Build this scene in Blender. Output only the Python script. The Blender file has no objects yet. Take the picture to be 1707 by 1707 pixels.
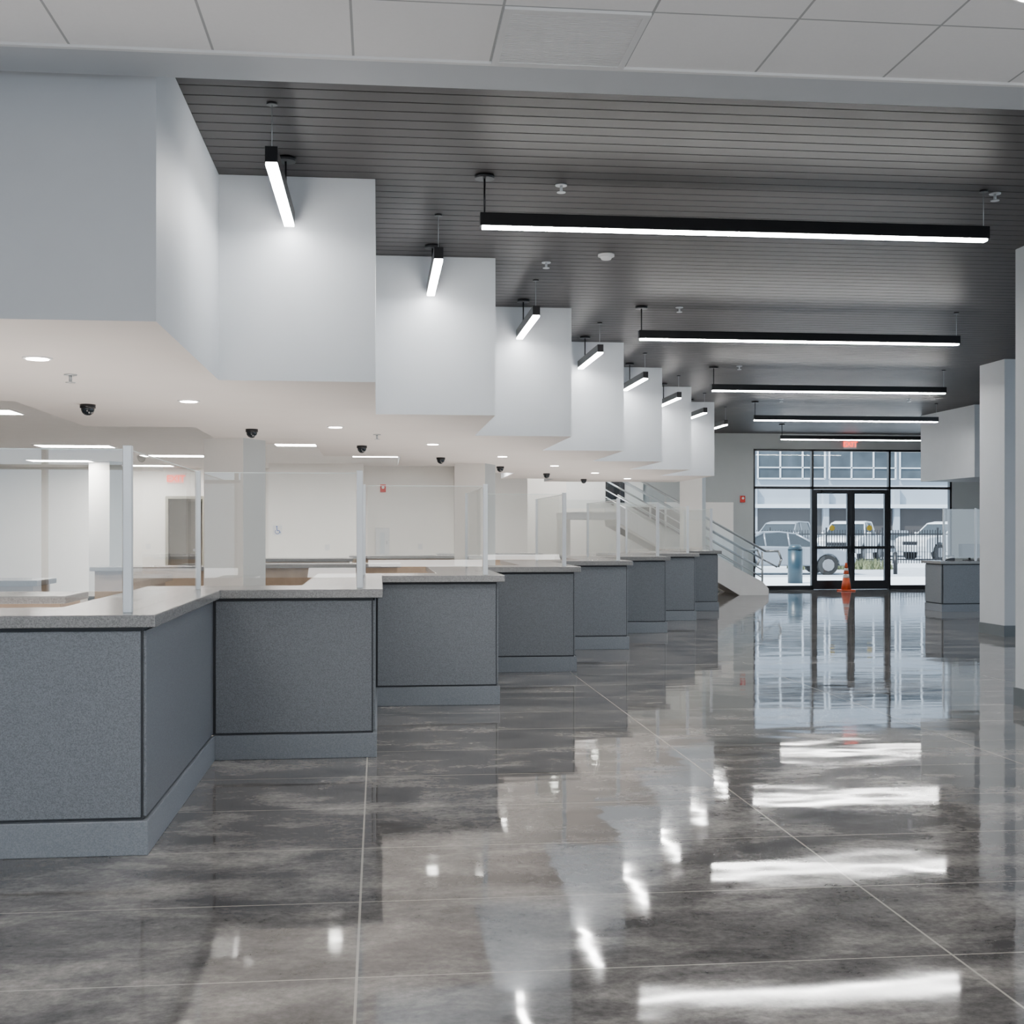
import bpy, bmesh, math, random
from mathutils import Vector, Matrix
random.seed(4)
S=bpy.context.scene; COL=S.collection
TH=math.radians(6.16); H=1.46; F=2066.0; HY=883.0
ZC=3.79; ZS=2.44; ZT=3.56; ZB=2.80
DX,DY=1.019,2.30
cx=lambda i:-1.039+DX*i
cy=lambda i:5.71+DY*i

# ---------------- materials ----------------
def newmat(name):
    m=bpy.data.materials.new(name); m.use_nodes=True
    nt=m.node_tree; b=nt.nodes['Principled BSDF']; return m,nt,b
def plain(name,c,rough=.5,metal=0.,noise=.0,scale=6.,bump=0.,spec=.5):
    m,nt,b=newmat(name)
    b.inputs['Base Color'].default_value=(*c,1); b.inputs['Roughness'].default_value=rough
    b.inputs['Metallic'].default_value=metal; b.inputs['Specular IOR Level'].default_value=spec
    tc=nt.nodes.new('ShaderNodeTexCoord'); n=nt.nodes.new('ShaderNodeTexNoise')
    n.inputs['Scale'].default_value=scale; n.inputs['Detail'].default_value=4
    nt.links.new(tc.outputs['Object'],n.inputs['Vector'])
    if noise>0:
        r=nt.nodes.new('ShaderNodeValToRGB')
        r.color_ramp.elements[0].color=(*[x*(1-noise) for x in c],1); r.color_ramp.elements[0].position=.3
        r.color_ramp.elements[1].color=(*[min(1,x*(1+noise)) for x in c],1); r.color_ramp.elements[1].position=.7
        nt.links.new(n.outputs['Fac'],r.inputs['Fac']); nt.links.new(r.outputs['Color'],b.inputs['Base Color'])
    if bump>0:
        bp=nt.nodes.new('ShaderNodeBump'); bp.inputs['Strength'].default_value=bump; bp.inputs['Distance'].default_value=.01
        nt.links.new(n.outputs['Fac'],bp.inputs['Height']); nt.links.new(bp.outputs['Normal'],b.inputs['Normal'])
    return m
def emit(name,c,s):
    m,nt,b=newmat(name); b.inputs['Base Color'].default_value=(*c,1)
    b.inputs['Emission Color'].default_value=(*c,1); b.inputs['Emission Strength'].default_value=s; return m
def glassmat(name,tint,refl=1.0,rough=.0,ior=1.45):
    m=bpy.data.materials.new(name); m.use_nodes=True; nt=m.node_tree; nt.nodes.clear()
    o=nt.nodes.new('ShaderNodeOutputMaterial'); mx=nt.nodes.new('ShaderNodeMixShader')
    t=nt.nodes.new('ShaderNodeBsdfTransparent'); g=nt.nodes.new('ShaderNodeBsdfGlossy'); f=nt.nodes.new('ShaderNodeFresnel')
    ge=nt.nodes.new('ShaderNodeNewGeometry'); s1=nt.nodes.new('ShaderNodeMath'); s1.operation='SUBTRACT'; s1.inputs[0].default_value=1
    nt.links.new(ge.outputs['Backfacing'],s1.inputs[1]); ml=nt.nodes.new('ShaderNodeMath'); ml.operation='MULTIPLY'
    nt.links.new(f.outputs[0],ml.inputs[0]); nt.links.new(s1.outputs[0],ml.inputs[1])
    f.inputs['IOR'].default_value=ior; g.inputs['Roughness'].default_value=rough
    t.inputs['Color'].default_value=(*tint,1); g.inputs['Color'].default_value=(refl,refl,refl,1)
    nt.links.new(ml.outputs[0],mx.inputs[0]); nt.links.new(t.outputs[0],mx.inputs[1]); nt.links.new(g.outputs[0],mx.inputs[2])
    nt.links.new(mx.outputs[0],o.inputs[0]); return m
def speckle(name,c0,c1,c2,scale=90,rough=.35):
    m,nt,b=newmat(name)
    tc=nt.nodes.new('ShaderNodeTexCoord')
    v=nt.nodes.new('ShaderNodeTexVoronoi'); v.inputs['Scale'].default_value=scale
    n=nt.nodes.new('ShaderNodeTexNoise'); n.inputs['Scale'].default_value=scale*.8; n.inputs['Detail'].default_value=3
    nt.links.new(tc.outputs['Object'],v.inputs['Vector']); nt.links.new(tc.outputs['Object'],n.inputs['Vector'])
    sp=nt.nodes.new('ShaderNodeSeparateColor'); nt.links.new(v.outputs['Color'],sp.inputs[0])
    mt=nt.nodes.new('ShaderNodeMath'); mt.operation='ADD'
    nt.links.new(sp.outputs[0],mt.inputs[0]); nt.links.new(n.outputs['Fac'],mt.inputs[1])
    d=nt.nodes.new('ShaderNodeMath'); d.operation='MULTIPLY'; d.inputs[1].default_value=.5; nt.links.new(mt.outputs[0],d.inputs[0])
    r=nt.nodes.new('ShaderNodeValToRGB'); e=r.color_ramp.elements
    e[0].position=.25; e[0].color=(*c0,1); e[1].position=.8; e[1].color=(*c2,1)
    k=e.new(.5); k.color=(*c1,1)
    nt.links.new(d.outputs[0],r.inputs['Fac']); nt.links.new(r.outputs['Color'],b.inputs['Base Color'])
    b.inputs['Roughness'].default_value=rough; return m

M={}
M['wall']=plain('wall_paint',(.55,.58,.615),.55,noise=.015,scale=3)
M['wallshade']=plain('wall_grey_column_shade',(.44,.47,.475),.55,noise=.015,scale=3)
M['under']=plain('soffit_bounce_tint',(.80,.755,.72),.6,noise=.015,scale=2)
M['cream']=plain('office_wall_paint',(.93,.91,.875),.6,noise=.015,scale=1.5)
M['colcream']=plain('column_paint',(.82,.80,.765),.6,noise=.02,scale=1.5)
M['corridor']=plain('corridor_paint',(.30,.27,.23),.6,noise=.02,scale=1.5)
M['officeceil']=plain('office_ceiling',(.93,.91,.885),.7,noise=.015,scale=5)
M['panel']=speckle('terrazzo_panel',(.12,.132,.153),(.168,.185,.21),(.215,.235,.262),230,.36)
M['plinth']=speckle('terrazzo_plinth',(.17,.19,.22),(.21,.232,.265),(.25,.275,.31),230,.4)
M['top']=speckle('quartz_worktop',(.17,.17,.172),(.235,.235,.237),(.30,.30,.30),230,.2)
M['dark']=plain('dark_reveal',(.025,.03,.038),.5,noise=.1)
M['black']=plain('black_metal',(.012,.012,.014),.35,metal=.3,noise=.1)
M['alu']=plain('satin_aluminium',(.72,.76,.80),.35,metal=.3,noise=.03)
M['steel']=plain('stainless',(.55,.58,.60),.28,metal=.6,noise=.03)
M['slat']=plain('metal_ceiling_slat',(.060,.056,.056),.46,noise=.05,scale=1.2,spec=.12)
M['groove']=plain('ceiling_groove_backing',(.012,.012,.012),.7,noise=.1)
M['white']=plain('white_plastic',(.8,.8,.8),.4,noise=.02)
M['strwhite']=plain('stair_white_paint',(.86,.87,.88),.4,noise=.02)
M['base']=plain('rubber_baseboard',(.13,.15,.165),.5,noise=.04)
M['wood']=plain('taupe_laminate',(.36,.27,.20),.45,noise=.12,scale=7)
M['glass']=glassmat('clear_glass',(.98,.99,.985),.95,ior=2.1)
M['glass2']=glassmat('storefront_glass',(.96,.985,1.0),.8)
M['gedge']=plain('glass_edge',(.82,.90,.88),.15,noise=.05)
M['lamp']=emit('lamp_diffuser',(1,.985,.96),88)
M['down']=emit('downlight_lens',(1,.96,.9),60)
M['troff']=emit('troffer_lens',(1,.97,.93),58)
M['red']=plain('red_plastic',(.6,.03,.02),.4,noise=.05)
M['redglow']=emit('exit_red',(1,.06,.03),3.5)
M['exitface']=emit('exit_face',(.85,.45,.42),.4)
M['orange']=plain('cone_orange',(.62,.09,.025),.5,noise=.04)
M['refl']=plain('reflective_white',(.7,.7,.7),.35,noise=.03)
M['bin']=plain('teal_plastic',(.010,.03,.045),.4,noise=.1)
M['yellow']=plain('yellow_vinyl',(.75,.55,.05),.5,noise=.04)
M['blue']=plain('blue_vinyl',(.02,.10,.40),.5,noise=.04)
M['asphalt']=plain('asphalt',(.40,.43,.47),.9,noise=.10,scale=4)
M['conc']=plain('sidewalk_concrete',(.76,.80,.84),.85,noise=.05,scale=2)
M['grass']=plain('grass_blades',(.13,.15,.075),.8,noise=.4,scale=14)
M['facade']=plain('facade_panel',(.31,.35,.40),.7,noise=.05,scale=.6)
M['facadedk']=plain('facade_base',(.05,.045,.045),.7,noise=.1,scale=.8)
M['winext']=plain('facade_glass',(.055,.068,.08),.25,noise=.5,scale=.5,spec=.3)
M['frameext']=plain('facade_frame',(.60,.65,.70),.5,noise=.05)
M['silver']=plain('car_paint_silver',(.24,.265,.30),.25,metal=.4,noise=.02)
M['carwhite']=plain('car_paint_white',(.60,.63,.66),.25,noise=.02)
M['carglass']=plain('car_glass',(.015,.02,.025),.06,noise=.1)
M['tyre']=plain('tyre_rubber',(.01,.01,.01),.8,noise=.1)
M['rim']=plain('wheel_alloy',(.25,.25,.26),.3,metal=.8,noise=.04)
M['tail']=plain('tail_lamp',(.35,.02,.02),.2,noise=.05)
M['screen']=plain('monitor_black',(.01,.01,.012),.2,noise=.1)
M['doorwood']=plain('office_door_brown',(.10,.075,.05),.5,noise=.12,scale=5)
M['doorframe']=plain('door_frame_paint',(.30,.29,.24),.5,noise=.04)
M['vent']=plain('vent_metal',(.78,.79,.80),.45,noise=.02)

# tile ceiling
m,nt,b=newmat('ceiling_tile'); M['tile']=m
b.inputs['Roughness'].default_value=.8
tc=nt.nodes.new('ShaderNodeTexCoord'); sx=nt.nodes.new('ShaderNodeSeparateXYZ'); nt.links.new(tc.outputs['Object'],sx.inputs[0])
def gridline(nt,src,off,pitch,w):
    def mth(op,a,bv=None):
        n=nt.nodes.new('ShaderNodeMath'); n.operation=op
        if hasattr(a,'is_linked'): nt.links.new(a,n.inputs[0])
        else: n.inputs[0].default_value=a
        if bv is not None:
            if hasattr(bv,'is_linked'): nt.links.new(bv,n.inputs[1])
            else: n.inputs[1].default_value=bv
        return n.outputs[0]
    a=mth('SUBTRACT',src,off); a=mth('DIVIDE',a,pitch); a=mth('ADD',a,.5); a=mth('FRACT',a); a=mth('SUBTRACT',a,.5); a=mth('ABSOLUTE',a)
    return mth('LESS_THAN',a,w/pitch), mth
g1,mth=gridline(nt,sx.outputs[0],.50,.61,.0055); g2,_=gridline(nt,sx.outputs[1],5.55,.61,.0055)
gm=mth('MAXIMUM',g1,g2)
n=nt.nodes.new('ShaderNodeTexNoise'); n.inputs['Scale'].default_value=60; nt.links.new(tc.outputs['Object'],n.inputs['Vector'])
r=nt.nodes.new('ShaderNodeValToRGB'); r.color_ramp.elements[0].color=(.90,.90,.905,1); r.color_ramp.elements[1].color=(.94,.94,.945,1); nt.links.new(n.outputs['Fac'],r.inputs[0])
mx=nt.nodes.new('ShaderNodeMix'); mx.data_type='RGBA'; nt.links.new(gm,mx.inputs[0]); nt.links.new(r.outputs[0],mx.inputs[6]); mx.inputs[7].default_value=(.45,.46,.47,1)
nt.links.new(mx.outputs[2],b.inputs['Base Color'])

# polished concrete
m,nt,b=newmat('polished_concrete'); M['floor']=m
tc=nt.nodes.new('ShaderNodeTexCoord'); sx=nt.nodes.new('ShaderNodeSeparateXYZ'); nt.links.new(tc.outputs['Object'],sx.inputs[0])
mp=nt.nodes.new('ShaderNodeMapping'); mp.inputs['Scale'].default_value=(.85,1.4,1); nt.links.new(tc.outputs['Object'],mp.inputs[0])
n1=nt.nodes.new('ShaderNodeTexNoise'); n1.inputs['Scale'].default_value=1.7; n1.inputs['Detail'].default_value=12; n1.inputs['Roughness'].default_value=.7; n1.inputs['Distortion'].default_value=.25
nt.links.new(mp.outputs[0],n1.inputs['Vector'])
r1=nt.nodes.new('ShaderNodeValToRGB'); e=r1.color_ramp.elements
e[0].position=.36; e[0].color=(.075,.073,.075,1); e[1].position=.68; e[1].color=(.41,.385,.36,1)
k=e.new(.5); k.color=(.17,.162,.158,1)
nt.links.new(n1.outputs['Fac'],r1.inputs[0])
n2=nt.nodes.new('ShaderNodeTexNoise'); n2.inputs['Scale'].default_value=34; n2.inputs['Detail'].default_value=7; n2.inputs['Roughness'].default_value=.7; nt.links.new(tc.outputs['Object'],n2.inputs['Vector'])
r2=nt.nodes.new('ShaderNodeValToRGB'); r2.color_ramp.elements[0].position=.3; r2.color_ramp.elements[0].color=(.66,.66,.66,1); r2.color_ramp.elements[1].position=.75; r2.color_ramp.elements[1].color=(1.3,1.3,1.3,1)
nt.links.new(n2.outputs['Fac'],r2.inputs[0])
ml=nt.nodes.new('ShaderNodeMix'); ml.data_type='RGBA'; ml.blend_type='MULTIPLY'; ml.inputs[0].default_value=1
nt.links.new(r1.outputs[0],ml.inputs[6]); nt.links.new(r2.outputs[0],ml.inputs[7])
g1,mth=gridline(nt,sx.outputs[0],-.07,2.03,.0045); g2,_=gridline(nt,sx.outputs[1],4.07,.825,.0035)
gm=mth('MAXIMUM',g1,g2); gm2=mth('MULTIPLY',gm,.7)
mx=nt.nodes.new('ShaderNodeMix'); mx.data_type='RGBA'; nt.links.new(gm2,mx.inputs[0]); nt.links.new(ml.outputs[2],mx.inputs[6]); mx.inputs[7].default_value=(.60,.56,.50,1)
nt.links.new(mx.outputs[2],b.inputs['Base Color'])
rr=nt.nodes.new('ShaderNodeMapRange'); rr.inputs[1].default_value=.3; rr.inputs[2].default_value=.7; rr.inputs[3].default_value=.025; rr.inputs[4].default_value=.075; nt.links.new(n1.outputs['Fac'],rr.inputs[0]); nt.links.new(rr.outputs[0],b.inputs['Roughness'])
b.inputs['IOR'].default_value=1.62
mp2=nt.nodes.new('ShaderNodeMapping'); mp2.inputs['Scale'].default_value=(.8,1.4,1); nt.links.new(tc.outputs['Object'],mp2.inputs[0])
n3=nt.nodes.new('ShaderNodeTexNoise'); n3.inputs['Scale'].default_value=2.3; n3.inputs['Detail'].default_value=1.0; nt.links.new(mp2.outputs[0],n3.inputs['Vector'])
bp=nt.nodes.new('ShaderNodeBump'); bp.inputs['Strength'].default_value=.5; bp.inputs['Distance'].default_value=.0034
nt.links.new(n3.outputs['Fac'],bp.inputs['Height']); nt.links.new(bp.outputs['Normal'],b.inputs['Normal'])

# ---------------- builders ----------------
def put(name,me,mat,parent=None,loc=(0,0,0),bevel=0,smooth=False):
    o=bpy.data.objects.new(name,me); COL.objects.link(o); o.location=loc
    if mat is not None:
        for k in (mat if isinstance(mat,(list,tuple)) else [mat]): me.materials.append(M[k])
    if parent: o.parent=parent
    if smooth:
        for p in me.polygons: p.use_smooth=True
    if bevel:
        bv=o.modifiers.new('bevel','BEVEL'); bv.width=bevel; bv.segments=2; bv.limit_method='ANGLE'; bv.angle_limit=math.radians(50)
    return o
def bm2me(bm,name):
    me=bpy.data.meshes.new(name); bmesh.ops.recalc_face_normals(bm,faces=bm.faces); bm.to_mesh(me); bm.free(); return me
def addbox(bm,x0,x1,y0,y1,z0,z1):
    v=[bm.verts.new(p) for p in [(x0,y0,z0),(x1,y0,z0),(x1,y1,z0),(x0,y1,z0),(x0,y0,z1),(x1,y0,z1),(x1,y1,z1),(x0,y1,z1)]]
    fs=[]
    for f in [(0,3,2,1),(4,5,6,7),(0,1,5,4),(1,2,6,5),(2,3,7,6),(3,0,4,7)]: fs.append(bm.faces.new([v[i] for i in f]))
    return fs
def addprism(bm,poly,a0,a1,axis='z'):
    def P(p,a):
        if axis=='z': return (p[0],p[1],a)
        if axis=='y': return (p[0],a,p[1])
        return (a,p[0],p[1])
    lo=[bm.verts.new(P(p,a0)) for p in poly]; hi=[bm.verts.new(P(p,a1)) for p in poly]; n=len(poly)
    f0=bm.faces.new(lo[::-1]); f1=bm.faces.new(hi)
    for i in range(n): bm.faces.new((lo[i],lo[(i+1)%n],hi[(i+1)%n],hi[i]))
    return f0,f1
def addcyl(bm,p0,p1,r0,r1=None,seg=16):
    r1=r0 if r1 is None else r1
    p0=Vector(p0);p1=Vector(p1);d=p1-p0
    mat=Matrix.Translation((p0+p1)/2)@d.to_track_quat('Z','Y').to_matrix().to_4x4()
    bmesh.ops.create_cone(bm,cap_ends=True,segments=seg,radius1=r0,radius2=r1,depth=d.length,matrix=mat)
def box(name,x0,x1,y0,y1,z0,z1,mat,parent=None,bevel=0,loc=(0,0,0)):
    bm=bmesh.new(); addbox(bm,x0,x1,y0,y1,z0,z1); return put(name,bm2me(bm,name),mat,parent,loc,bevel)
def boxes(name,lst,mat,parent=None,bevel=0,loc=(0,0,0)):
    bm=bmesh.new()
    for q in lst: addbox(bm,*q)
    return put(name,bm2me(bm,name),mat,parent,loc,bevel)
def prism(name,poly,a0,a1,mat,parent=None,axis='z',bevel=0,loc=(0,0,0)):
    bm=bmesh.new(); addprism(bm,poly,a0,a1,axis); return put(name,bm2me(bm,name),mat,parent,loc,bevel)
def cyl(name,p0,p1,r0,mat,parent=None,r1=None,seg=20,loc=(0,0,0)):
    bm=bmesh.new(); addcyl(bm,p0,p1,r0,r1,seg); o=put(name,bm2me(bm,name),mat,parent,loc)
    for p in o.data.polygons: p.use_smooth=len(p.vertices)==4
    return o
def tube(name,pts,r,mat,parent=None,loc=(0,0,0)):
    bm=bmesh.new()
    for a,c in zip(pts[:-1],pts[1:]): addcyl(bm,a,c,r,seg=10)
    for p in pts[1:-1]: bmesh.ops.create_icosphere(bm,subdivisions=2,radius=r,matrix=Matrix.Translation(p))
    return put(name,bm2me(bm,name),mat,parent,loc,smooth=True)
def tag(o,label,cat,group=None,kind=None):
    o['label']=label; o['category']=cat
    if group: o['group']=group
    if kind: o['kind']=kind
    return o
def thing(name,loc,label,cat,group=None,rot=0):
    e=bpy.data.objects.new(name,None); e.empty_display_size=.1; COL.objects.link(e); e.location=loc; e.rotation_euler=(0,0,rot)
    return tag(e,label,cat,group)
def kids(o): return [c for c in bpy.data.objects if c.parent==o]
def clone(root,loc,rot=None,label=None):
    n=root.copy(); COL.objects.link(n); n.location=loc
    if rot is not None: n.rotation_euler=(0,0,rot)
    if label: n['label']=label
    def rec(a,bn):
        for c in kids(a):
            d=c.copy(); COL.objects.link(d); d.parent=bn; rec(c,d)
    rec(root,n); return n
def struct(o,label=None,cat=None):
    o['kind']='structure'
    if label: o['label']=label
    if cat: o['category']=cat
    return o
def textmesh(name,txt,size,mat,parent,loc,rot=(math.pi/2,0,0),ext=.002):
    cu=bpy.data.curves.new(name,'FONT'); cu.body=txt; cu.size=size; cu.extrude=ext; cu.align_x='CENTER'; cu.align_y='CENTER'; cu.offset=.004
    t=bpy.data.objects.new(name+'_tmp',cu); COL.objects.link(t)
    dg=bpy.context.evaluated_depsgraph_get(); me=bpy.data.meshes.new_from_object(t.evaluated_get(dg))
    bpy.data.objects.remove(t); o=put(name,me,None,parent,loc); me.materials.clear(); me.materials.append(M[mat]); o.rotation_euler=rot; return o
# photo-derived world positions (used only to survey where things stand)
def world(px,z):
    r=(px-853)*z/F; return (r*math.cos(TH)+z*math.sin(TH), -r*math.sin(TH)+z*math.cos(TH))
def raypt(px,wy):
    d=Vector((math.cos(TH)*(px-853)/F+math.sin(TH),-math.sin(TH)*(px-853)/F+math.cos(TH))); t_=wy/d.y; return d.x*t_

# ---------------- setting ----------------
YE=29.2
struct(box('floor',-16,18,-4,YE+.1,-.2,0,'floor'),'polished dark concrete floor with pale saw-cut joints','floor')
struct(box('ceiling_tile',-6,16,-4,5.55,ZT,ZT+.06,'tile'),'white suspended acoustic tile ceiling','ceiling')
struct(box('trim_1',-6,16,5.55,5.88,ZT-.004,ZC+.12,'wall'),'painted drywall strip edging the tile ceiling','trim')
struct(box('trim_2',-6,16,5.535,5.56,ZT-.012,ZT,'vent'),'metal ceiling edge trim','trim')
bm=bmesh.new(); y=5.89
while y<YE-.02:
    addbox(bm,-6,16,y,min(y+.138,YE-.01),ZC,ZC+.02); y+=.15
struct(put('ceiling',bm2me(bm,'ceiling'),'slat'),'dark brown-grey linear metal slat ceiling','ceiling')
struct(box('ceiling_backing',-6,16,5.88,YE,ZC+.05,ZC+.12,'groove'),'black void above the slats','ceiling')
# wall behind the camera with a big window
struct(boxes('wall_front',[(-14,-9.5,-4.2,-4,0,ZT),(-2.2,16,-4.2,-4,0,ZT),(-9.5,-2.2,-4.2,-4,0,.7),(-9.5,-2.2,-4.2,-4,3.0,ZT)],'wall'),'painted wall with a wide window','wall')
struct(boxes('window_2',[(-9.5+k*1.8,-9.44+k*1.8,-4.15,-4.05,.7,3.0) for k in range(5)]+[(-9.5,-2.2,-4.15,-4.05,2.2,2.26)],'black'),'black window frame','window')

# soffit: saw-tooth both sides
OF=.27
front=[(-6,cy(0)+OF)]
for i in range(8):
    front.append((cx(i),cy(i)+OF))
    if i<7: front.append((cx(i),cy(i+1)+OF))
back=[(cx(7),25.0),(3.354,25.0)]
bz=[]
for k in range(5,-3,-1):
    bz.append((-1.74+DX*k,12.1+DY*k)); bz.append((-2.76+DX*k,12.1+DY*k))
back+= bz+[(-6,12.1-2*DY)]
bm=bmesh.new(); f0,f1=addprism(bm,front+back,ZS,ZC-.002)
f0.material_index=1  # underside colour carries the warm bounce from the floor
me=bm2me(bm,'wall_soffit'); 
struct(put('wall_soffit',me,['wall','under']),'pale grey stepped drywall bulkhead above the counters','wall')
# office ceiling
poly=[(3.354,25.0)]+bz+[(-4.8-.0,12.1-2*DY),(-14,12.1-2*DY),(-14,27.5),(2.2,27.5),(2.2,25.0)]
pp=[]
for p in poly:
    if not pp or (abs(p[0]-pp[-1][0])>1e-4 or abs(p[1]-pp[-1][1])>1e-4): pp.append(p)
struct(prism('ceiling_office',pp,ZB,ZB+.1,'officeceil'),'off-white office ceiling','ceiling')
struct(box('wall_left',-14.2,-14,-4,27.5,0,3.9,'cream'),'cream wall','wall')
struct(box('ceiling_infill',-14,-6,-4,7.5,ZT,ZT+.1,'tile'),'white ceiling','ceiling')
# back walls
d0,d1=-4.52,-3.80
struct(boxes('wall_back',[(-14,d0,27.5,27.7,0,ZB),(d1,-2.2,27.5,27.7,0,ZB),(d0,d1,27.5,27.7,2.13,ZB)],'cream'),'cream office wall with doorway','wall')
struct(boxes('trim_3',[(d0-.06,d0,27.46,27.7,0,2.19),(d1,d1+.06,27.46,27.7,0,2.19),(d0,d1,27.46,27.7,2.13,2.19)],'doorframe'),'olive grey metal door frame','trim')
dr=struct(box('door_1',d0+.25,d1,28.6,28.65,0,2.1,'doorwood'),'brown wooden office door','door')
cyl('handle',(d0+.4,28.59,1.0),(d0+.4,28.53,1.0),.03,'steel',dr)
struct(boxes('wall_corridor',[(d0-.6,d1+.6,28.9,29.0,0,ZB),(d0-.7,d0-.6,27.7,28.9,0,ZB),(d1+.6,d1+.7,27.7,28.9,0,ZB)],'corridor'),'beige corridor wall','wall')
struct(box('ceiling_corridor',d0-.7,d1+.7,27.7,29.0,ZB,ZB+.1,'corridor'),'corridor ceiling','ceiling')
struct(box('wall_office',-2.2,-.3,25.4,27.6,0,ZB,'cream'),'cream projecting office wall','wall')
struct(box('wall_niche',-.3,1.6,26.3,27.6,0,ZB,'cream'),'cream recessed office wall','wall')
struct(box('wall_partition',1.6,3.1,25.7,27.6,0,ZB,'colcream'),'beige office partition wall','wall')
struct(boxes('wall_header',[(-6,2.2,27.5,27.6,ZB,ZC),(2.2,cx(7),25.0,25.1,ZB,ZC)],'wall'),'painted wall above the office ceiling','wall')
struct(box('wall_stairside',-2,3.1,27.7,YE,0,ZC,'cream'),'cream wall beside the stair','wall')
# end wall
sx0,sx1=9.03,14.06; sz1=3.42
struct(boxes('wall_end',[(3.1,sx0,YE,YE+.25,0,ZC+.1),(sx1,16,YE,YE+.25,0,ZC+.1),(sx0,sx1,YE,YE+.25,sz1,ZC+.1)],'wallshade'),'grey-green painted end wall around the glass entrance','wall')
struct(boxes('wall_stair_back',[(3.1,6.3,YE-.06,YE,0,ZC),(6.3,raypt(1221,YE),YE-.06,YE,0,2.12)],'cream'),'cream wall panel behind the stair, pale in place of light','wall')  # cream patch stands in for the lit area behind the stair
struct(box('wall_right',15.2,15.4,17.5,YE,0,ZC,'wall'),'pale grey side wall','wall')
struct(box('wall_soffit_side',11.03,15.2,22.0,24.3,ZS,ZC-.002,'wall'),'pale grey drywall bulkhead over the small counter','wall')
struct(box('baseboard_end',3.1,sx0,YE-.075,YE-.06,0,.13,'base'),'dark grey baseboard','baseboard')
# storefront (black frames)
fx=[9.03,10.52,12.47,14.06]; t=.05; fy0,fy1=YE+.02,YE+.14
fr=[]
for x in fx:
    xa=min(max(x-t/2,sx0),sx1-t); fr.append((xa,xa+t,fy0,fy1,0,sz1))
fr+=[(sx0,sx1,fy0,fy1,sz1-t,sz1),(sx0,sx1,fy0,fy1,2.45,2.45+.06),(sx0,fx[1],fy0,fy1,0,.10),(fx[2],sx1,fy0,fy1,0,.10)]
w=struct(boxes('window_1',fr,'black'),'black aluminium storefront frame','window')
for a,c in ((0,1),(1,2),(2,3)):
    box('glass_pane',fx[a]+.03,fx[c]-.03,YE+.07,YE+.08,2.52,sz1-.06,'glass2',w)
    if a!=1: box('glass_pane',fx[a]+.03,fx[c]-.03,YE+.07,YE+.08,.11,2.44,'glass2',w)
mid=(fx[1]+fx[2])/2
for n_,(a,c,hs) in enumerate(((fx[1]+.03,mid-.005,1),(mid+.005,fx[2]-.03,-1))):
    dd=struct(boxes('door_%d'%(n_+2),[(a,a+.09,fy0+.02,fy1-.02,.01,2.44),(c-.09,c,fy0+.02,fy1-.02,.01,2.44),(a+.09,c-.09,fy0+.02,fy1-.02,2.34,2.44),(a+.09,c-.09,fy0+.02,fy1-.02,.01,.22)],'black'),'black framed glass entrance door','door')
    box('glass_pane',a+.09,c-.09,YE+.07,YE+.08,.22,2.34,'glass2',dd)
    box('push_bar',a+.05,c-.05,YE-.04,YE-.01,.99,1.06,'black',dd)
    hx=(c-.045) if hs==1 else (a+.045)
    tube('pull_handle',[(hx,YE+.0,.9),(hx,YE-.06,.9),(hx,YE-.06,1.3),(hx,YE+.0,1.3)],.012,'black',dd)
    ss=cyl('sticker',((a+c)/2,YE+.055,1.5),((a+c)/2,YE+.065,1.5),.07,'yellow',dd); ss['label']='round yellow door sticker'
    box('door_closer',(a+.2 if hs==1 else c-.45),(a+.45 if hs==1 else c-.2),YE-.04,YE+.03,2.36,2.42,'black',dd)

# ---------------- columns ----------------
def column(loc,s,h,rot,base=True,mat='wall',label='square pale grey painted column with dark baseboard'):
    c=thing('column',loc,label,'column','square columns',rot)
    bm=bmesh.new(); fs=addbox(bm,-s/2,s/2,-s/2,s/2,0,h)
    if mat=='colcream': fs[3].material_index=1  # shade on this side face is put in as a darker grey
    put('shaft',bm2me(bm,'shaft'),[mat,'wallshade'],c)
    q=s/2+.012
    box('baseboard',-q,q,-q,q,0,.15,'base',c)
    return c
A=math.atan2(DX,DY)
column((5.27+.32,9.8-.32,0),.64,ZC,0)
column((8.5+.35,16.1+.35,0),.70,ZC,0)
def diagcol(px,z,h,s=.48):
    X,Y=world(px,z); # front-right corner
    u=Vector((math.cos(A),-math.sin(A))); v=Vector((math.sin(A),math.cos(A)))
    c=Vector((X,Y))-u*s/2+v*s/2
    column((c.x,c.y,0),s,h,-A,mat='colcream',label='square cream column in the office, one side painted with shade')
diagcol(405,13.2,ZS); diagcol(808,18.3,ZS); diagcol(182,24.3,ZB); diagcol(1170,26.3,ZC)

# ---------------- service counters ----------------
def counter(i,left):
    X,Y=cx(i),cy(i); W=left
    c=thing('service_counter',(X,Y,0),'speckled dark grey terrazzo-clad service counter station with plinth','counter','service counter stations')
    bk=.48; E=DY-.002+(.48 if i<7 else 0); Wb=W+.0135
    prism('body',[(-Wb,.014),(-.014,.014),(-.014,E),(-.45,E),(-.45,bk),(-Wb,bk)],.155,1.025,'dark',c)
    E2=DY-.014
    prism('plinth',[(-W,-.012),(.012,-.012),(.012,E2),(-.44,E2),(-.44,.47),(-W,.47)],0,.155,'plinth',c,bevel=.004)
    box('front_panel',-W+.014,-.022,0,.02,.168,1.006,'panel',c,bevel=.003)
    box('side_panel',-.02,0,.024,DY-.008,.168,1.006,'panel',c,bevel=.003)
    box('back_panel',-W,-.46,.482,.5,.02,1.0,'wood',c)
    return c
for i in range(8): counter(i,DX if i else 4.4)
o=.05; out=[(-5.45,cy(0)-o)]; inn=[(-5.45,cy(0)+.56)]
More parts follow.
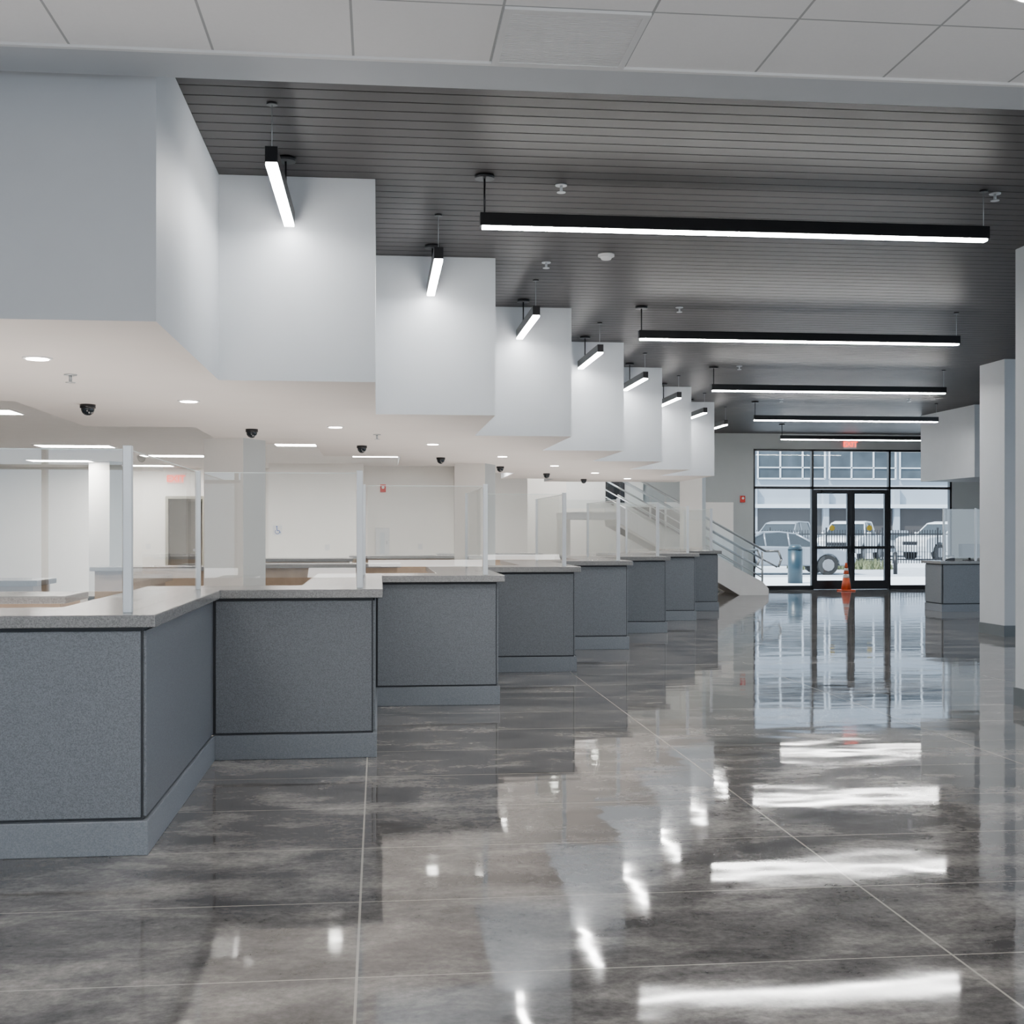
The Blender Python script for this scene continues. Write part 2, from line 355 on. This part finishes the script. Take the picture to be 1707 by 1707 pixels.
for i in range(8):
    out.append((cx(i)+o,cy(i)-o)); inn.append((cx(i)-.5,cy(i)+.56))
    if i<7: out.append((cx(i)+o,cy(i+1)-o)); inn.append((cx(i)-.5,cy(i+1)+.56))
    else: out.append((cx(i)+o,cy(i)+DY)); inn.append((cx(i)-.5,cy(i)+DY))
wt=prism('worktop',out+inn[::-1],1.025,1.08,'top',bevel=.004)
tag(wt,'continuous zigzag grey speckled stone worktop on the service counters','worktop')

# glass screens
for i in range(8):
    c=thing('glass_screen',(cx(i)-.1,cy(i)+.12,1.08),'clear glass sneeze guard with satin aluminium posts on the worktop','glass screen','sneeze guard screens')
    W=DX if i else 4.2
    h=.765
    box('post',-.02,.02,-.02,.02,0,h,'alu',c,bevel=.003)
    e=DY-.08 if i<7 else DY-.35
    box('post',-.016,.016,e-.016,e+.016,0,h-.01,'alu',c,bevel=.003)
    box('glass_pane',-W+.03,-.025,-.004,.004,.07,h-.02,'glass',c)
    box('glass_pane',-.004,.004,.025,e-.02,.0,h-.02,'glass',c)
    box('edge_trim',-W+.03,-.025,-.003,.003,h-.02,h-.015,'gedge',c)
    box('edge_trim',-.003,.003,.025,e-.02,h-.02,h-.015,'gedge',c)

# office back desks
def desk(X,Y,lab='taupe office desk with grey stone top behind the counter'):
    d=thing('office_desk',(X,Y,0),lab,'desk','office desks')
    box('worktop',-1.1,.9,-.05,.62,.96,1.01,'top',d,bevel=.004)
    box('front_panel',-1.05,.85,0,.03,0,.958,'wood',d)
    box('side_panel',-1.05,-1.0,.03,.58,0,.958,'wood',d); box('side_panel',.8,.85,.03,.58,0,.958,'wood',d)
    return d
d_=desk(-3.0,8.7)
for q in ((-3.9,11.4),(-2.35,15.4),(-.6,16.4),(-1.3,19.6),(.6,21.5),(2.2,23.3)): clone(d_,(q[0],q[1],0))

# small counter on the other side
c=thing('reception_counter',(9.97,21.1,0),'small speckled dark grey counter with stone top beside the column','counter')
box('body',.02,3.0,.02,.7,.1,.85,'dark',c)
box('plinth',0,3.0,0,.7,0,.13,'plinth',c)
box('front_panel',.03,2.98,.0,.02,.15,.83,'panel',c)
box('side_panel',0,.02,.03,.68,.15,.83,'panel',c)
box('worktop',-.05,3.0,-.05,.75,.85,.9,'top',c,bevel=.004)
c=thing('glass_screen',(10.1,21.3,.9),'clear glass guard on the small counter','glass screen')
for x in (0,.6,1.2): box('post',x-.016,x+.016,-.016,.016,0,.95,'alu',c)
box('glass_pane',.02,.58,-.004,.004,.05,.93,'glass',c); box('glass_pane',.62,1.18,-.004,.004,.05,.93,'glass',c)
c=thing('monitor',(10.75,21.6,.9),'black flat computer monitor on the small counter','monitor')
box('screen',-.22,.22,-.015,.015,.06,.30,'screen',c,bevel=.005); cyl('stand',(0,.03,0),(0,.03,.12),.02,'black',c); box('foot',-.1,.1,-.05,.1,0,.012,'black',c)
c=thing('telephone',(10.3,21.55,.9),'black desk telephone on the small counter','telephone')
prism('base',[(-.09,0),(.09,0),(.09,.07),(-.09,.02)],-.08,.08,'black',c,axis='y'); box('handset',-.09,.09,-.075,-.03,.07,.095,'black',c,bevel=.01)

# ---------------- pendants ----------------
def pendant(length,along,loc,label,group):
    c=thing('pendant_lamp',loc,label,'pendant lamp',group)   # origin: on ceiling above one end
    w=.034; zb=3.44-ZC; zt=zb+.10
    def B(n,a0,a1,w_,z0,z1,mt,bv=0):
        if along=='y': return box(n,-w_,w_,a0,a1,z0,z1,mt,c,bevel=bv)
        return box(n,a0,a1,-w_,w_,z0,z1,mt,c,bevel=bv)
    B('housing',0,length,w,zb+.014,zt,'black',.002)
    B('diffuser',.015,length-.015,w-.003,zb,zb+.014,'lamp')
    P=(lambda a,z:(0,a,z)) if along=='y' else (lambda a,z:(a,0,z))
    far=length-.35 if along=='y' else .03; near=.05 if along=='y' else length-.03
    cyl('canopy',P(far,0),P(far,-.025),.065,'black',c)
    cyl('power_cord',P(far,-.02),P(far,zt),.007,'black',c,seg=8)
    cyl('canopy',P(near,0),P(near,-.012),.03,'black',c)
    cyl('suspension_cable',P(near,0),P(near,zt),.002,'steel',c,seg=6)
    return c
p=pendant(1.40,'y',(-.577,6.82,ZC),'short black linear pendant lamp with bright white diffuser','short pendant lamps')
for k in range(1,8): clone(p,(-.577+DX*k,6.82+DY*k,ZC))
p=pendant(3.5,'x',(.665,8.12,ZC),'long black linear pendant lamp with bright white diffuser','long pendant lamps')
for k in range(1,5): clone(p,(.665+2*DX*k,8.12+2*DY*k,ZC))

# downlights, cameras, sprinklers
def downlight(loc):
    c=thing('recessed_downlight',loc,'round white recessed downlight, lit, in the soffit','downlight','recessed downlights')
    bm=bmesh.new(); addcyl(bm,(0,0,0),(0,0,-.008),.085,.08,24); put('trim_ring',bm2me(bm,'ring'),'white',c)
    cyl('lens',(0,0,-.008),(0,0,-.011),.062,'down',c,seg=24); return c
dl=downlight((-1.93,7.31,ZS))
for k in range(0,7): clone(dl,(-1.43+1.025*k,9.62+2.27*k,ZS))
dlt=clone(dl,(2.55,4.6,ZT)); dlt['label']='round white recessed downlight, lit, in the tile ceiling'
clone(dl,(-1.5,1.5,ZT)); clone(dl,(2.55,1.5,ZT))
def dome(loc):
    c=thing('security_camera',loc,'small black dome security camera under the soffit','security camera','dome security cameras')
    cyl('mount',(0,0,0),(0,0,-.03),.06,'black',c); bm=bmesh.new()
    bmesh.ops.create_uvsphere(bm,u_segments=20,v_segments=12,radius=.052,matrix=Matrix.Translation((0,0,-.035)))
    put('dome',bm2me(bm,'dome'),'carglass',c,smooth=True); return c
dm=dome((-2.26,10.0,ZS))
for k in range(1,7): clone(dm,(-2.26+1.035*k,10+2.28*k,ZS))
def sprink(loc,label='small metal fire sprinkler head on the ceiling'):
    c=thing('fire_sprinkler',loc,label,'sprinkler','fire sprinklers')
    cyl('escutcheon',(0,0,0),(0,0,-.008),.04,'steel',c); cyl('stem',(0,0,-.008),(0,0,-.05),.01,'steel',c); cyl('deflector',(0,0,-.05),(0,0,-.054),.03,'steel',c); return c
sp=sprink((0,0,0))
def ceilpos(px,py,zz):
    z=(zz-H)*F/(HY-py); X,Y=world(px,z); return (X,Y,zz)
pts=[(935,308,ZC),(910,437,ZC),(1658,322,ZC),(1132,512,ZC),(1232,610,ZC),(1302,665,ZC),(1515,665,ZC),(117,624,ZS),(628,724,ZS)]
sp.location=ceilpos(*pts[0])
for q in pts[1:]: clone(sp,ceilpos(*q))
c=thing('smoke_detector',ceilpos(1010,424,ZC),'round white smoke detector on the slat ceiling','smoke detector')
cyl('base',(0,0,0),(0,0,-.02),.07,'white',c); cyl('cover',(0,0,-.02),(0,0,-.045),.055,'white',c,r1=.04)

# vent tile
c=thing('air_vent',(.50+.305,5.55-.305,ZT),'square slotted white air return grille in the tile ceiling','air vent')
boxes('frame',[(-.3,.3,-.3,-.27,-.012,0),(-.3,.3,.27,.3,-.012,0),(-.3,-.27,-.27,.27,-.012,0),(.27,.3,-.27,.27,-.012,0)],'vent',c)
boxes('louvre',[(-.27,.27,-.262+.02*k,-.262+.02*k+.015,-.008,-.003) for k in range(27)],'vent',c)

# troffers
def troffer(loc,zz,label='rectangular white recessed office light panel, lit',sx=1.2,sy=.6):
    c=thing('ceiling_light_panel',loc,label,'ceiling light','recessed light panels')
    boxes('frame',[(-sx/2,sx/2,-sy/2,-sy/2+.03,-.012,0),(-sx/2,sx/2,sy/2-.03,sy/2,-.012,0),(-sx/2,-sx/2+.03,-sy/2+.03,sy/2-.03,-.012,0),(sx/2-.03,sx/2,-sy/2+.03,sy/2-.03,-.012,0)],'white',c)
    box('lens',-sx/2+.03,sx/2-.03,-sy/2+.03,sy/2-.03,-.008,-.002,'troff',c); return c
X,Y=world(125,19.8); tf=troffer((X,Y,ZB),ZB)
for px,z in ((290,22.4),(100,24.0),(240,25.8),(520,19.5),(640,22.5),(-60,14),(820,22.5)):  # the later entries are unseen panels added to light the office
    X,Y=world(px,z); clone(tf,(X,Y,ZB))
clone(tf,(-5.6,13.5,ZB)); clone(tf,(4.5,27.6,ZC))  # unseen panels, added to light the office and the stair wall
for q in ((-2.245,1.0),(4.465,1.6),(-2.245,-2.0)): clone(tf,(q[0],q[1],ZT))  # out-of-view panels added to light the foreground

# ---------------- wall fittings ----------------
def exit_sign(loc,label,s=1.):
    c=thing('exit_sign',loc,label,'exit sign')
    box('housing',-.17*s,.17*s,-.03,.0,0,.2*s,'white',c,bevel=.005); box('face',-.155*s,.155*s,-.034,-.03,.015,.185*s,'exitface',c)
    textmesh('lettering','EXIT',.175*s,'redglow',c,(0,-.036,.1*s)); return c
exit_sign((raypt(1416,YE),YE,sz1+.02),'white exit sign with red EXIT letters above the entrance doors')
exit_sign((raypt(293,27.5),27.5,2.45),'white exit sign with red EXIT letters on the office wall',1.1)
def alarm(px,wy,zz,lab):
    c=thing('fire_alarm',(raypt(px,wy),wy,zz),lab,'fire alarm'); box('housing',-.06,.06,-.05,0,-.08,.08,'red',c,bevel=.006); cyl('strobe_lens',(0,-.05,.02),(0,-.065,.02),.03,'white',c)
alarm(1237,YE,2.2,'red fire alarm strobe on the end wall'); alarm(638,26.3,2.33,'red fire alarm on the office wall')
c=thing('fire_extinguisher_cabinet',(raypt(637,26.3),26.3,.95),'white wall cabinet for a fire extinguisher','cabinet')
box('body',-.15,.15,-.12,0,-.1,.55,'white',c,bevel=.006); box('door',-.13,.13,-.135,-.12,-.08,.53,'vent',c,bevel=.004); box('window',-.05,.05,-.139,-.135,.0,.45,'glass2',c); box('handle',.08,.1,-.15,-.135,.2,.28,'steel',c)
c=thing('accessible_sign',(raypt(462,25.4),25.4,1.45),'white wheelchair symbol on the cream wall','sign')
box('plate',-.09,.09,-.006,0,-.1,.1,'vent',c)
bm=bmesh.new()
for k in range(14):
    a0=math.radians(140+k*18);a1=math.radians(140+(k+1)*18); addcyl(bm,(.045*math.cos(a0),-.01,-.03+.045*math.sin(a0)),(.045*math.cos(a1),-.01,-.03+.045*math.sin(a1)),.006,seg=6)
addcyl(bm,(-.01,-.01,.05),(-.005,-.01,-.01),.008,seg=6); addcyl(bm,(-.005,-.01,-.01),(.04,-.01,-.01),.007,seg=6); addcyl(bm,(.04,-.01,-.01),(.06,-.01,-.06),.007,seg=6); addcyl(bm,(-.012,-.008,.07),(-.012,-.014,.07),.015,seg=12)
put('symbol',bm2me(bm,'sym'),'blue',c)
for px,wy,zz in ((247,27.5,1.1),(545,25.4,1.1),(700,26.3,1.1)):
    c=thing('light_switch',(raypt(px,wy),wy,zz),'white wall switch plate','light switch','wall switches')
    box('plate',-.05,.05,-.008,0,-.06,.06,'white',c); box('rocker',-.02,.02,-.014,-.008,-.035,.035,'vent',c)

# ---------------- stair ----------------
st=thing('staircase',(8.55,26.9,0),'white staircase with glass balustrade and stainless handrails','staircase')
N=11; R=.168; T=.30; W=1.6
poly=[(0,0)]
for k in range(N): poly+= [(-T*k,R*(k+1)),(-T*(k+1),R*(k+1))]
poly+=[(-T*N,R*N-.3),(-.45,0)]
prism('flight',poly,.06,W-.06,'colcream',st,axis='y')
def stringer(y0,y1):
    prism('stringer',[(.12,0),(.12,.14),(-.02,.30),(-T*N,R*N+.14),(-T*N,R*N-.22),(-.55,0)],y0,y1,'strwhite',st,axis='y')
stringer(0,.06); stringer(W-.06,W)
sl=R/T
for y in (.03,W-.03):
    for k in range(3):
        a=-.15-k*1.05; b_=a-1.0
        f=lambda x:-x*sl
        pn=prism('glass_panel',[(a,f(a)+.28),(a,f(a)+1.0),(b_,f(b_)+1.0),(b_,f(b_)+.28)],y-.006,y+.006,'glass2',st,axis='y')
    tube('handrail',[(.35,y,.62),(.42,y,.8),(.35,y,.98),(.05,y,.98),(-T*N,y,R*N+.98)],.026,'steel',st)
    tube('handrail',[(.35,y+.08,.62),(.05,y+.08,.78),(-T*N,y+.08,R*N+.78)],.02,'steel',st)
    tube('handrail',[(0,y,.55),(-T*N,y,R*N+.55)],.014,'steel',st)
    tube('handrail',[(0,y,.38),(-T*N,y,R*N+.38)],.014,'steel',st)
    tube('newel_post',[(-.02,y,0.1),(-.02,y,.98)],.022,'steel',st)
c=thing('landing',(8.51-T*N,26.9,R*N),'stair landing with dark edge and glass guard','landing')
box('slab',-1.1,0,0,W,-.16,0,'strwhite',c); box('glass_panel',-1.1,-.05,.02,.032,.08,.95,'glass2',c); tube('handrail',[(-1.1,.03,.98),(0,.03,.98)],.022,'steel',c)
box('support',-1.1,-1.0,.1,W-.1,-R*N,-.16,'colcream',c)
# small dark display near the stair head
X=raypt(1010,YE-.06)
c=thing('wall_display',(X,YE-.06,2.13),'small black wall-mounted display panel beside the stair','display')
box('screen',0,.42,-.05,0,0,.5,'screen',c,bevel=.005); box('bezel',-.02,.44,-.03,0,-.02,.52,'black',c)

# cone
c=thing('traffic_cone',(raypt(1410,28.6),28.6,0),'orange traffic cone with reflective collars before the doors','traffic cone')
box('base',-.17,.17,-.17,.17,0,.03,'orange',c,bevel=.01)
def rr_(z): return .12-.095*(z-.03)/.64
for nme,z0,z1,mt in (('cone_body',.03,.31,'orange'),('reflective_collar',.31,.40,'refl'),('cone_body',.40,.48,'orange'),('reflective_collar',.48,.54,'refl'),('cone_body',.54,.67,'orange')):
    cyl(nme,(0,0,z0),(0,0,z1),rr_(z0),mt,c,r1=rr_(z1),seg=24)

# ---------------- exterior ----------------
struct(box('floor_outside',-30,80,YE+.26,140,-.25,-.05,'asphalt'),'grey asphalt parking lot','ground')
tag(box('sidewalk',2,30,YE+.27,37,-.05,0,'conc'),'pale concrete sidewalk outside the doors','sidewalk')
tag(box('curb',2,60,47.5,47.9,-.05,.1,'conc'),'pale concrete curb','curb')
bm=bmesh.new()
for k in range(900):
    x=random.uniform(15.8,19.5); y=random.uniform(45.0,47.2); h=random.uniform(.15,.4); a=random.uniform(0,6.3); w_=.04
    p0=bm.verts.new((x-w_*math.cos(a),y-w_*math.sin(a),-.05)); p1=bm.verts.new((x+w_*math.cos(a),y+w_*math.sin(a),-.05)); p2=bm.verts.new((x+random.uniform(-.15,.15),y+random.uniform(-.15,.15),h)); bm.faces.new((p0,p1,p2))
g=tag(put('grass',bm2me(bm,'grass'),'grass'),'clump of green ornamental grass by the parking lot','grass'); g['kind']='stuff'
X,Y=world(1325,33.8)
c=thing('trash_bin',(X,Y,0),'tall dark teal outdoor trash bin','trash bin')
cyl('body',(0,0,0),(0,0,.92),.2,'bin',c,seg=28); cyl('lid',(0,0,.92),(0,0,1.05),.21,'bin',c,r1=.14,seg=28)
X,Y=world(1492,42)
c=thing('bollard',(X,Y,-.05),'short dark metal bollard','bollard'); cyl('post',(0,0,0),(0,0,.72),.07,'black',c); cyl('cap',(0,0,.72),(0,0,.77),.07,'black',c,r1=.03)
# fence
def fence(loc):
    c=thing('iron_fence',loc,'black wrought-iron picket fence panel','fence','fence panels')
    boxes('rail',[(.03,2.36,-.02,.02,.25,.30),(.03,2.36,-.02,.02,1.3,1.35)],'black',c)
    boxes('picket',[(.1+k*.115,.128+k*.115,-.014,.014,.1,1.5) for k in range(20)],'black',c)
    box('post',-.03,.03,-.03,.03,0,1.6,'black',c); return c
f_=fence((13.6,49.5,-.05))
for k in range(1,7): clone(f_,(13.6+2.4*k,49.5,-.05))
# cars
def arc(cx_,r,z0,n=8):
    return [(cx_+r*math.cos(math.pi-math.pi*k/n),z0+r*math.sin(math.pi-math.pi*k/n)) for k in range(n+1)]
def car(loc,rot,kind,paint,label):
    c=thing('car' if kind=='sedan' else 'pickup_truck',loc,label,'car' if kind=='sedan' else 'truck',rot=rot)
    if kind=='sedan':
        r=.33; wx=(-1.38,1.38); z0=.30; ar=.39; w=.9
        body=[(-2.3,z0)]+[(-1.38-ar,z0)]+arc(-1.38,ar,z0)[1:]+arc(1.38,ar,z0)+[(2.25,z0),(2.33,.5),(2.25,.68),(1.8,.84),(1.15,.93),(-1.7,.98),(-2.25,.92),(-2.35,.6)]
        gh=[(1.15,.92),(.35,1.36),(-.2,1.44),(-.75,1.42),(-1.75,.97)]; roof=[(.42,1.33),(.35,1.39),(-.2,1.465),(-.8,1.44),(-.85,1.37),(-.2,1.41)]
        pil=[.1,-.7]
    else:
        r=.4; wx=(-1.75,1.75); z0=.42; ar=.48; w=.98
        body=[(-2.8,z0)]+[(-1.75-ar,z0)]+arc(-1.75,ar,z0)[1:]+arc(1.75,ar,z0)+[(2.7,z0),(2.78,.7),(2.72,1.05),(2.5,1.16),(1.25,1.24),(-2.75,1.24),(-2.8,.8)]
        gh=[(1.3,1.23),(.6,1.82),(.1,1.88),(-.95,1.86),(-1.1,1.23)]; roof=[(.68,1.78),(.6,1.85),(.1,1.92),(-1.0,1.9),(-1.02,1.82),(.1,1.86)]
        pil=[.15,-.95]
    prism('body',body,-w,w,paint,c,axis='y',bevel=.05)
    bm=bmesh.new(); n=len(gh); zb_=gh[0][1]; zt_=max(q[1] for q in gh)
    def wy(z): return (w-.06)-(z-zb_)/(zt_-zb_)*.2
    a=[bm.verts.new((x,-wy(z),z)) for x,z in gh]; d=[bm.verts.new((x,wy(z),z)) for x,z in gh]
    bm.faces.new(a); bm.faces.new(d[::-1])
    for k in range(n): bm.faces.new((a[k],d[k],d[(k+1)%n],a[(k+1)%n]))
    put('window_glass',bm2me(bm,'gh'),'carglass',c)
    prism('roof',roof,-(w-.23),w-.23,paint,c,axis='y',bevel=.02)
    for sgn in (-1,1):
        for x in pil: cyl('pillar',(x,sgn*(w-.06),zb_),(x-.03,sgn*(w-.25),zt_-.02),.035,paint,c,seg=6)
        cyl('pillar',(gh[0][0],sgn*(w-.06),zb_),(gh[1][0],sgn*(w-.22),gh[1][1]),.035,paint,c,seg=6)
        cyl('pillar',(gh[-1][0],sgn*(w-.06),gh[-1][1]),(gh[-2][0],sgn*(w-.25),gh[-2][1]),.05,paint,c,seg=6)
    for x in wx:
        for sgn in (-1,1):
            t_=cyl('wheel',(x,sgn*(w-.24),r),(x,sgn*(w-.0),r),r,'tyre',c,seg=24)
            cyl('rim',(x,sgn*(w-.02),r),(x,sgn*(w+.012),r),r*.62,'rim',t_,seg=10)
    L_=2.33 if kind=='sedan' else 2.76
    hz=.66 if kind=='sedan' else .95
    for sgn in (-1,1):
        box('headlight',L_-.14,L_+.0,sgn*.72-.16,sgn*.72+.16,hz-.08,hz+.06,'refl',c,bevel=.02)
        box('tail_light',-L_-.02,-L_+.1,sgn*.74-.13,sgn*.74+.13,hz,hz+.16,'tail',c,bevel=.02)
        box('side_mirror',gh[0][0]-.3,gh[0][0]-.15,sgn*(w+.08)-.09,sgn*(w+.08)+.09,zb_+.02,zb_+.16,paint,c,bevel=.02)
    box('grille',L_-.03,L_+.03,-.45,.45,hz-.18,hz-.02,'black',c)
    return c
X,Y=world(1412,42); car((X-2.2,Y+.4,-.05),math.radians(-4),'sedan','silver','silver four-door sedan parked outside the entrance')
for px,z,rt,kd,pt,lab in ((1310,60,228,'pickup','silver','silver pickup truck parked behind the iron fence'),(1418,59,236,'pickup','carwhite','white pickup truck parked behind the iron fence'),(1492,70,250,'sedan','silver','silver sedan parked behind the iron fence'),(1580,62,205,'pickup','carwhite','white pickup truck parked behind the iron fence')):
    X,Y=world(px,z); car((X,Y,-.05),math.radians(rt),kd,pt,lab)
# building opposite
b_=thing('office_building',(14,80,-.05),'pale grey office building with banded windows across the lot','building')
box('facade',0,36,0,8,0,12,'facade',b_)
box('ground_floor_opening',1,35,-.08,0,.6,2.9,'facadedk',b_)
for j in range(7):
    x=1.2+j*4.9
    for zz in (4.9,8.3):
        w_=box('building_window',x,x+4.6,-.1,.0,zz,zz+2.1,'winext',b_)
        boxes('window_frame',[(x+q*1.53-.05,x+q*1.53+.05,-.16,-.1,zz,zz+2.1) for q in range(4)]+[(x,x+4.6,-.16,-.1,zz+.7,zz+.78),(x,x+4.6,-.16,-.1,zz-.05,zz+.05),(x,x+4.6,-.16,-.1,zz+2.05,zz+2.15)],'frameext',w_)
    box('pier',x-.5,x-.1,-.35,0,0,4.4,'facade',b_)
box('canopy',0,36,-.6,0,2.95,3.2,'frameext',b_)

# ---------------- lights, world, camera ----------------
wd=bpy.data.worlds.new('sky'); S.world=wd; wd.use_nodes=True; nt=wd.node_tree
bg=nt.nodes['Background']; bg.inputs[0].default_value=(.70,.85,1,1); bg.inputs[1].default_value=2.7
sl_=bpy.data.lights.new('sun','SUN'); sl_.energy=12; sl_.angle=.02; sl_.color=(1,.985,.96)
so=bpy.data.objects.new('sun',sl_); COL.objects.link(so); so.rotation_euler=Vector((.6,.35,-.8)).to_track_quat('-Z','Y').to_euler()
# unseen fill lights added behind the counters to lighten soffits and office
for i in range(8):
    l=bpy.data.lights.new('staff_side_fill','AREA'); l.shape='RECTANGLE'; l.size=1.0; l.size_y=1.6; l.energy=32 if i else 58; l.color=(1,.93,.87)
    lo=bpy.data.objects.new('staff_side_fill',l); COL.objects.link(lo); lo.location=(cx(i)-1.3,cy(i)+1.5,.25); lo.rotation_euler=(math.pi,0,0)
# unseen fill light added to brighten the near tile ceiling
l=bpy.data.lights.new('tile_ceiling_fill','AREA'); l.shape='RECTANGLE'; l.size=5; l.size_y=1.5; l.energy=150; l.color=(1,.98,.96)
lo=bpy.data.objects.new('tile_ceiling_fill',l); COL.objects.link(lo); lo.location=(1.5,-1.2,.6); lo.rotation_euler=(math.radians(180-22),0,0)
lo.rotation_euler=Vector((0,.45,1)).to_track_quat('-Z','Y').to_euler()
cam=bpy.data.cameras.new('camera'); co=bpy.data.objects.new('camera',cam); COL.objects.link(co)
cam.sensor_width=36; cam.lens=F/1707*36; cam.shift_y=(HY-853.5)/1707; co.location=(0,0,H); co.rotation_euler=(math.pi/2,0,-TH)
cam.clip_end=500
S.camera=co
